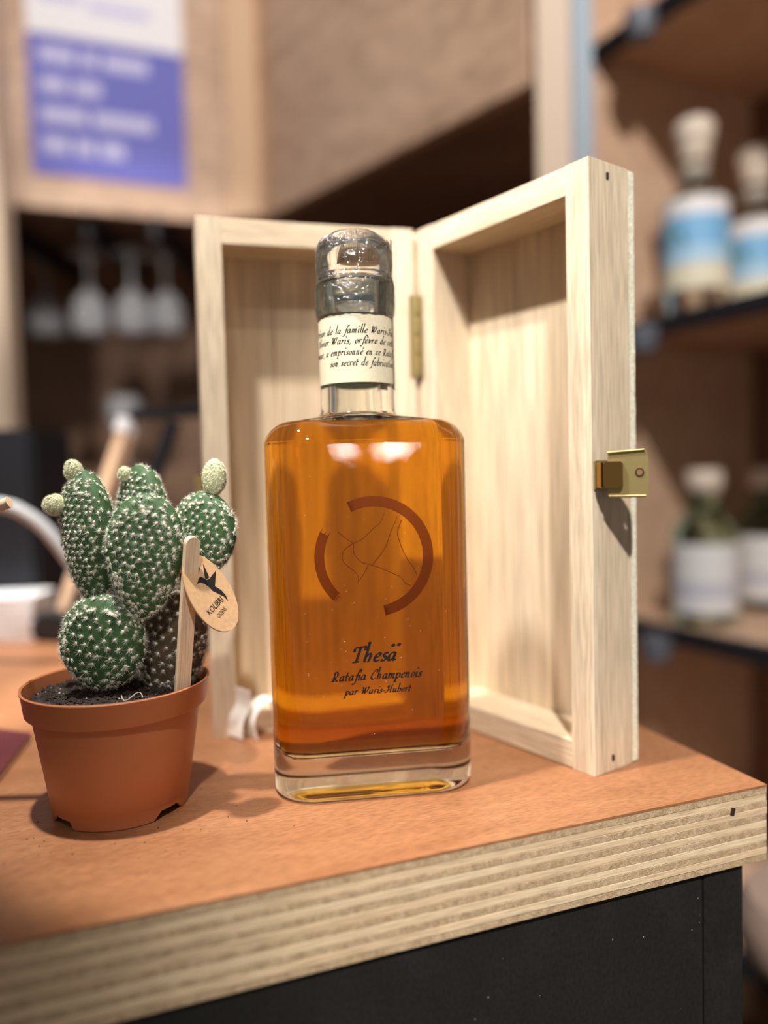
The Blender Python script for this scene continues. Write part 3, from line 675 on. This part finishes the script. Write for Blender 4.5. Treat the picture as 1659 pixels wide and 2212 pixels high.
def pad(parent, loc, rot, a, b, t, taper=0., spacing=.0042, mat=None, dens_back=True, single=False, bend=0., smat=MSPINE, rim=True, scale=1., name='pad'):
    nu, nv = 28, 20; V = []; F = []
    for j in range(nv+1):
        ph = PI*j/nv; v = -math.cos(ph); s = math.sin(ph); k = 1+taper*v
        for i in range(nu):
            al = 2*PI*i/nu; ca, sa = math.cos(al), math.sin(al)
            V.append((a*s*ca*k, t*math.copysign(abs(s*sa)**.8, sa)*1.0+bend*(v*v-.3), b*v))
    for j in range(nv):
        for i in range(nu): F.append((j*nu+i, j*nu+(i+1) % nu, (j+1)*nu+(i+1) % nu, (j+1)*nu+i))
    o = mesh(name, V, F, mat or MPAD, parent, loc, rot, smooth=True)
    bm = bmesh.new(); bm.from_mesh(o.data); bmesh.ops.remove_doubles(bm, verts=bm.verts[:], dist=1e-6); bmesh.ops.recalc_face_normals(bm, faces=bm.faces[:]); bm.to_mesh(o.data); bm.free()
    o.data.polygons.foreach_set('use_smooth', [True]*len(o.data.polygons))
    spots = []
    n_ = int(max(a, b)/spacing*1.8)+2
    for side in (1, -1):
        if side == -1 and not dens_back: continue
        for i in range(-n_, n_+1):
            for j in range(-n_, n_+1):
                x = (i+.5*(j % 2))*spacing; z = j*spacing*.80
                x, z = x*.94+z*.22, z*.97-x*.12
                x += rng.normal(0, .0003); z += rng.normal(0, .0003)
                v = z/b
                if abs(v) >= .98: continue
                u = x/(a*(1+taper*v))
                if u*u+v*v > .93: continue
                h = (1-u*u-v*v)**.4; y = -side*t*h
                nrm = Vector((u/a*.9, -side*max(.10, h)/t*.62, v/b*.9)).normalized()
                spots.append((Vector((x, y+bend*(v*v-.3), z)), nrm, side))
    if rim:
        per = PI*(a+b); m = int(per/(min(spacing, .0038)*.17)*(t/.0068)**.5)
        for k in range(m):
            al = 2*PI*k/m; v = math.sin(al); u = math.cos(al); kk = 1+taper*v
            f_ = rng.uniform(-.85, .85); yy = f_*t; q = max(.5, 1-f_*f_)**.4*.985
            spots.append((Vector((a*u*kk*q, yy+bend*(v*v-.3), b*v*q)), Vector((u/a, yy/t/t*.5, v/b)).normalized(), 0))
    SV = []; SF = []
    for p, nr, side in spots:
        k = rng.integers(0, 4); R = zrot(nr) @ Matrix.Rotation(rng.uniform(0, 6.28), 3, 'Z')
        s = rng.uniform(.85, 1.2)*scale
        if single and side == 1:
            c = bpy.data.objects.new('spine_tuft', TUFT[k]); COL.objects.link(c); c.parent = o
            c.location = p; c.rotation_euler = R.to_euler(); c.scale = (s, s, s)
        else:
            vv, ff = TUFTV[k]; b0 = len(SV); Rn = np.array(R)
            SV += list((vv*s) @ Rn.T+np.array(p)); SF += [tuple(i+b0 for i in f) for f in ff]
    if SV:
        s_ = mesh('spine_tufts', SV, SF, smat, o); s_['kind'] = 'stuff'
    return o
def pot_profile(parent):
    n = 96; prof = [(.0262, .0000), (.0268, .0005), (.0272, .0058), (.0275, .0062), (.0331, .0418), (.0352, .0420), (.0356, .0425), (.0366, .0505), (.0372, .0515), (.0372, .0520), (.0366, .0523), (.0360, .0518), (.0352, .0440), (.0322, .0410), (.0262, .0060), (0, .0045)]
    V = []; F = []
    for i, (r, z) in enumerate(prof):
        for k in range(n):
            a = 2*PI*k/n; zz = z
            if i < 2:
                for c in (math.radians(-128), math.radians(-28), math.radians(90)):
                    dd = abs((a-c+PI) % (2*PI)-PI)
                    if dd < .26: zz = z+.0030*min(1, (.26-dd)/.06)
            V.append((r*math.cos(a), r*math.sin(a), zz))
    for i in range(len(prof)-1):
        for k in range(n): F.append((i*n+k, i*n+(k+1) % n, (i+1)*n+(k+1) % n, (i+1)*n+k))
    o = mesh('pot', V, F, MPOT, parent, smooth=True)
    bm = bmesh.new(); bm.from_mesh(o.data); bmesh.ops.remove_doubles(bm, verts=bm.verts[:], dist=1e-7); bm.to_mesh(o.data); bm.free()
    o.data.polygons.foreach_set('use_smooth', [True]*len(o.data.polygons)); o.data.set_sharp_from_angle(angle=math.radians(35)); return o
PCX, PCY = -.1120, .3110
PC = empty('potted_cactus', (PCX, PCY, 0), 0, 'bunny ear cactus with white tufts in a terracotta coloured plastic pot', 'plant')
pot_profile(PC)
# soil with grit
V = []; F = []; n = 56; m = 22
for i in range(m+1):
    r = .0345*i/m
    for k in range(n):
        a = 2*PI*k/n; V.append((r*math.cos(a), r*math.sin(a), .0468+.0022*(1-(r/.0345)**2)+rng.normal(0, .00045)*(1 if i < m else 0)))
for i in range(m):
    for k in range(n): F.append((i*n+k, i*n+(k+1) % n, (i+1)*n+(k+1) % n, (i+1)*n+k))
soil = mesh('soil', V, F, MSOIL, PC)
def crumbs(name, N, rad, size, mat, zf):
    V = []; F = []; base = [(1, 0, 0), (-1, 0, 0), (0, 1, 0), (0, -1, 0), (0, 0, 1), (0, 0, -1)]; fs = [(0, 2, 4), (2, 1, 4), (1, 3, 4), (3, 0, 4), (2, 0, 5), (1, 2, 5), (3, 1, 5), (0, 3, 5)]
    for _ in range(N):
        r = rad*math.sqrt(rng.uniform()); a = rng.uniform(0, 2*PI); s = rng.uniform(*size); b0 = len(V)
        c = np.array([r*math.cos(a), r*math.sin(a), zf(r)+s*.2]); sc_ = rng.uniform(.5, 1.3, 3)*s
        V += [tuple(c+np.array(q)*sc_) for q in base]; F += [tuple(i+b0 for i in f) for f in fs]
    o = mesh(name, V, F, mat, soil); o['kind'] = 'stuff'; return o
zf = lambda r: .0470+.0022*(1-(r/.0345)**2)
crumbs('soil_crumbs', 1500, .0335, (.0003, .0011), MCRUMB, zf); crumbs('grit', 160, .0325, (.0002, .0005), MPERL, zf)
tube('root_fibre', [(.012+.004*t, -.018+.003*math.sin(t*3), .0500+.0008*math.sin(t*4)) for t in np.linspace(-1, 1, 9)], .0002, MPERL, soil, 5)
rel = lambda x, y, z: (x-PCX, y-PCY, z)
pad(PC, rel(-.1135, .3010, .0700), (.05, .05, 0), .0170, .0190, .0068, .0, .0044, single=True)                 # round front pad
pad(PC, rel(-.0945, .2985, .1040), (.06, .10, .04), .0147, .0248, .0060, .20, .0037, single=True)              # large middle pad
pad(PC, rel(-.1195, .3075, .1118), (.02, -.09, -.55), .0125, .0270, .0078, .12, .0032, scale=.85)                          # tall left pad, turned
pad(PC, rel(-.1010, .3175, .1190), (-.02, -.02, -.5), .0128, .0215, .0065, .0, .0032, scale=.85)                           # pad behind
pad(PC, rel(-.0742, .3115, .1115), (.04, .10, -.18), .0138, .0172, .0062, .05, .0034, scale=.85)                           # right pad
pad(PC, rel(-.0900, .3155, .0700), (-.02, .12, -.1), .0150, .0260, .0085, -.1, .0046, mat=MPADOLD)              # old shaded pad
pad(PC, rel(-.0690, .3115, .1345), (0, .05, .2), .0048, .0075, .0045, .0, .0013, mat=MBUD, smat=MSPINEY, scale=.42, name='bud')
pad(PC, rel(-.1325, .3065, .1250), (0, -.3, .0), .0042, .0042, .0042, .0, .0009, mat=MBUD, smat=MSPINEY, scale=.50, name='bud')
pad(PC, rel(-.1250, .3080, .1385), (0, -.1, .0), .0034, .0046, .0034, .0, .0011, mat=MBUD, smat=MSPINEY, scale=.40, name='bud')
pad(PC, rel(-.1070, .3160, .1368), (0, -.1, .0), .0026, .0030, .0026, .0, .0014, mat=MBUD, smat=MSPINEY, scale=.5, name='bud')

# plant marker: wooden stick with an oval kraft tag
TC = Vector((-.0681, .2925, .0900)); ta = Vector((.46978, -.11994, -.8746)); tb = Vector((.64448, .72365, .24694)); tn = Vector((.60328, -.67967, .41726))
PM = empty('plant_marker', (-.0828, .3008, .0470), 0, 'wooden stick carrying an oval kraft tag with a hummingbird, stuck in the cactus pot', 'plant marker')
PO = Vector(PM.location)
def stick(name, p0, p1, w_, t_, mat, parent, yaw=0.):
    ax = (Vector(p1)-Vector(p0)); L = ax.length; ax.normalize()
    sx = Vector((math.cos(yaw), math.sin(yaw), 0)); sx = (sx-ax*sx.dot(ax)).normalized(); sy = ax.cross(sx)
    prof = [(-w_/2, 0), (w_/2, 0)]+[(w_/2*math.cos(q), L-w_/2+w_/2*math.sin(q)) for q in np.linspace(0, PI, 11)]
    V = [(x, -t_/2, z) for x, z in prof]+[(x, t_/2, z) for x, z in prof]; k = len(prof)
    F = [tuple(range(k)), tuple(range(2*k-1, k-1, -1))]+[(i, k+i, k+(i+1) % k, (i+1) % k) for i in range(k)]
    o = mesh(name, V, F, mat, parent); bm = bmesh.new(); bm.from_mesh(o.data); bmesh.ops.recalc_face_normals(bm, faces=bm.faces[:]); bm.to_mesh(o.data); bm.free()
    p = Vector(p0); o.matrix_local = Matrix(((sx.x, sy.x, ax.x, p.x), (sx.y, sy.y, ax.y, p.y), (sx.z, sy.z, ax.z, p.z), (0, 0, 0, 1))); return o
stick('stick', (0, 0, 0), Vector((-.0733, .2895, .1122))-PO, .0056, .0028, MSTICK, PM, .62)
def tagpt(a, b, h=0.): v = TC-PO+ta*(a*.001)+tb*(b*.001)+tn*h; return tuple(v)
n = 48; V = []; F = []
ring = [(16.6*math.cos(2*PI*k/n), 9.3*math.sin(2*PI*k/n)*(1+.06*math.cos(2*PI*k/n))) for k in range(n)]
for h in (.00045, -.00045): V += [tagpt(a, b, h) for a, b in ring]
F = [tuple(range(n-1, -1, -1)), tuple(range(n, 2*n))]+[(k, (k+1) % n, n+(k+1) % n, n+k) for k in range(n)]
tg = mesh('tag', V, F, MKRAFT, PM); bm = bmesh.new(); bm.from_mesh(tg.data); bmesh.ops.recalc_face_normals(bm, faces=bm.faces[:]); bm.to_mesh(tg.data); bm.free()
bird = [(-4.54, -4.37), (-5.62, -2.8), (-6.89, -1.66), (-7.12, -0.58), (-6.18, 0.37), (-4.98, 1.02), (-4.97, 2.39), (-6.92, 6.9), (-1.42, 3.04), (1.02, 4.65), (3.59, 5.34), (6.27, 5.13), (3.8, 4.37), (1.85, 2.75), (-0.09, 1.14), (-2.44, 0.34), (-3.85, -0.47), (-4.89, -1.48), (-5.13, -2.69)]
wing = [(-11.66, 3.19), (-5.45, 2.74), (-5.27, 1.47), (-5.88, 0.79)]
def flatpoly(name, pts, parent, fn, mat):
    bm = bmesh.new(); vs = [bm.verts.new(fn(*p)) for p in pts]; f = bm.faces.new(vs); bmesh.ops.triangulate(bm, faces=[f]); return bm_obj(name, bm, mat, parent)
TH = .00052
flatpoly('printed_bird', bird, tg, lambda a, b: tagpt(a, b, TH), MINK); flatpoly('printed_wing', wing, tg, lambda a, b: tagpt(a, b, TH), MINK)
def font_poly(txt, bold=0.):
    cu = bpy.data.curves.new('txt', 'FONT'); cu.body = txt; cu.size = 1; cu.offset = bold; cu.resolution_u = 3
    o = bpy.data.objects.new('txt', cu); COL.objects.link(o); dg = bpy.context.evaluated_depsgraph_get(); dg.update()
    me = o.evaluated_get(dg).to_mesh(); V = [tuple(v.co) for v in me.vertices]; F = [tuple(p.vertices) for p in me.polygons]
    o.evaluated_get(dg).to_mesh_clear(); bpy.data.objects.remove(o); bpy.data.curves.remove(cu)
    x0 = min(v[0] for v in V); x1 = max(v[0] for v in V); y1 = max(v[1] for v in V); return [((v[0]-x0)/(x1-x0), v[1]/y1) for v in V], F
def tag_text(txt, o_, xd_, yd_, bold=0.):
    V, F = font_poly(txt, bold)
    mesh('lettering', [tagpt(o_[0]+xd_[0]*x+yd_[0]*y, o_[1]+xd_[1]*x+yd_[1]*y, TH) for x, y in V], F, MINK, tg)
tag_text('KOLIBRI', (7.98, -5.03), (-2.77, 8.41), (-2.35, -.42), .02)
tag_text('GREENS', (10.65, -2.13), (-1.81, 4.84), (-1.7, -.35))

# wooden stick end reaching in from the left
ws = empty('wooden_stick', (-.30, .305, .0), 0, 'pale wooden stick end poking in at the left edge beside the cactus', 'stick')
tube('shaft', [(0, 0, .0022), (.07, -.001, .062), (.120, -.003, .114), (.1525, -.005, .1268)], .0023, MSTICK, ws, 12)

# ------------------------------------------------------------------ things on the counter behind the cactus
bk = empty('booklet', (-.1866, .3904, 0), 0, 'maroon covered booklet lying flat at the left edge of the counter', 'book')
e1 = Vector((.2015, -.9795, 0)); e2_ = Vector((-.925, .380, 0))
def slab(name, o_, d1, d2, l1, l2, z0, z1, mat, parent):
    c = [Vector(o_), Vector(o_)+d1*l1, Vector(o_)+d1*l1+d2*l2, Vector(o_)+d2*l2]
    V = [(p.x, p.y, z0) for p in c]+[(p.x, p.y, z1) for p in c]
    o = mesh(name, V, [(0, 1, 2, 3), (7, 6, 5, 4), (0, 4, 5, 1), (1, 5, 6, 2), (2, 6, 7, 3), (3, 7, 4, 0)], mat, parent)
    bm = bmesh.new(); bm.from_mesh(o.data); bmesh.ops.recalc_face_normals(bm, faces=bm.faces[:]); bm.to_mesh(o.data); bm.free(); return o
slab('pages', (-.0003, 0, 0), e1, e2_, .148, .10, .0002, .0030, MPAGES, bk)
slab('cover', (0, 0, 0), e1, e2_, .15, .102, .0030, .0040, MMAROON, bk)

def ribbon(name, pts, width, dirw, mat, label):
    P = spline(pts, 6); V = []; F = []; dw = Vector(dirw).normalized()*width/2
    for i, p in enumerate(P):
        p = Vector(p); t = (Vector(P[min(i+1, len(P)-1)])-Vector(P[max(i-1, 0)])).normalized(); nn = t.cross(dw).normalized()*.0002
        V += [p-dw+nn, p+dw+nn, p+dw-nn, p-dw-nn]
    for i in range(len(P)-1):
        for k in range(4): F.append((4*i+k, 4*i+(k+1) % 4, 4*i+4+(k+1) % 4, 4*i+4+k))
    F += [(3, 2, 1, 0), tuple(len(V)-4+k for k in range(4))]
    o = mesh(name, V, F, mat, smooth=False); tag(o, label, 'paper', 'paper curls behind the bottle'); return o
ribbon('paper_curl', [(-.0700, .384, .0010), (-.0712, .384, .010), (-.0670, .383, .0185), (-.0600, .382, .0215), (-.0570, .382, .014), (-.0560, .381, .0010)], .012, (-.5, .8, 0), MCURL, 'arched white paper curl on the counter behind the bottle')
ribbon('paper_curl', [(-.0790, .385, .0010), (-.0785, .385, .010), (-.0745, .385, .018), (-.0745, .385, .026)], .010, (-.75, .5, .1), MCURL, 'upright white paper curl against the left box half')

# slanted display frame on a black base
DF = empty('display_stand', (-.297, .650, 0), math.atan2(-.0585, .155), 'slanted open frame stand with wooden rail and black bars on a black base', 'stand')
box('base', (.172, .085, .022), MDEV, DF, (.083, .03, .011), bev=.004, seg=2)
def bar(name, p0, p1, w_, t_, mat, parent):
    p0 = Vector(p0); p1 = Vector(p1); d = p1-p0; o = box(name, (w_, t_, d.length), mat, parent, bev=.001)
    z = d.normalized(); y = z.cross(Vector((1, 0, 0))).normalized(); x = y.cross(z)
    c = (p0+p1)/2; o.matrix_local = Matrix(((x.x, y.x, z.x, c.x), (x.y, y.y, z.y, c.y), (x.z, y.z, z.z, c.z), (0, 0, 0, 1))); return o
bar('side_rail', (.008, .02, .02), (.042, .07, .182), .012, .014, MTRIM, DF)
bar('rail_cap', (.040, .067, .176), (.043, .071, .190), .0145, .016, MWHITE, DF)
bar('side_bar', (.052, .02, .02), (.093, .07, .186), .009, .010, MDEV, DF)
bar('side_bar', (.108, .02, .02), (.149, .07, .186), .009, .010, MDEV, DF)
box('top_bar', (.112, .010, .010), MDEV, DF, (.100, .071, .194), bev=.002)
bar('panel', (.034, .024, .022), (.046, .047, .092), .040, .004, MDEV, DF)
bar('panel_right', (.078, .024, .022), (.090, .047, .092), .044, .004, MDEV, DF)
tag(tube('cable', [tuple(p) for p in spline([(-.34, .56, .100), (-.285, .55, .119), (-.254, .55, .108), (-.231, .55, .081), (-.215, .55, .052), (-.20, .555, .020), (-.185, .56, .0062), (-.15, .57, .0062)], 5)], .0048, MCABLE, None, 10), 'thick white cable arching down to the counter at left', 'cable')
ap = empty('counter_appliance', (-.385, .735, 0), -.05, 'boxy black appliance with a painted grey reflection behind the white cable', 'appliance')
box('housing', (.14, .08, .183), MDEV, ap, (0, 0, .0917), bev=.004, seg=2)
box('reflection_plate', (.075, .004, .10), MDEVG, ap, (-.035, -.0415, .125), bev=.001)  # grey plate painted in for light reflected off the black housing
wb = empty('paper_stack', (-.342, .662, 0), .05, 'low stack of white papers at the left edge of the counter', 'paper')
for k in range(4): box('sheet_bundle', (.085, .05, .0094), MWHITE, wb, (rng.normal(0, .001), rng.normal(0, .001), .0048+.0096*k), (0, 0, rng.normal(0, .02)), bev=.0008)

# dust on the bottle front, soil spilled on the counter, scuffs on the black panel
def flecks(name, pts, size, mat, parent, nrm):
    V = []; F = []; n_ = Vector(nrm).normalized(); a = n_.cross(Vector((.3, .2, 1))).normalized(); b = n_.cross(a)
    for p in pts:
        s = rng.uniform(*size); e = rng.uniform(.4, 1.2); q = rng.uniform(0, PI); d1 = (a*math.cos(q)+b*math.sin(q))*s; d2 = (b*math.cos(q)-a*math.sin(q))*s*e*.6
        k = len(V); p = Vector(p); V += [p+d1, p+d2, p-d1, p-d2, p+n_*s*.6]; F += [(k, k+1, k+4), (k+1, k+2, k+4), (k+2, k+3, k+4), (k+3, k, k+4)]
    o = mesh(name, V, F, mat, parent); o['kind'] = 'stuff'; return o
flecks('dust', [(rng.uniform(-.030, .030), -BD/2-.00003, .025+.12*rng.beta(1.6, 1.8)) for _ in range(170)], (.00005, .00016), MWHITE, BT_, (0, -1, 0))
flecks('scuffs', [(-.0315-.30*rng.uniform()**1.3, .0024, .69+.19*rng.uniform()) for _ in range(90)], (.0002, .0006), plain('scuff_grey', (120, 116, 110), .8), CB, (0, -1, 0))
pts = []
for _ in range(70):
    a = rng.uniform(0, 2*PI); r = .032+abs(rng.normal(0, .022)); pts.append((PCX+r*math.cos(a), PCY+r*math.sin(a), .00002))
sp = flecks('spilled_soil', pts, (.0002, .0006), MSOIL, None, (0, 0, 1)); tag(sp, 'dark crumbs of soil scattered on the counter round the cactus pot', 'soil')
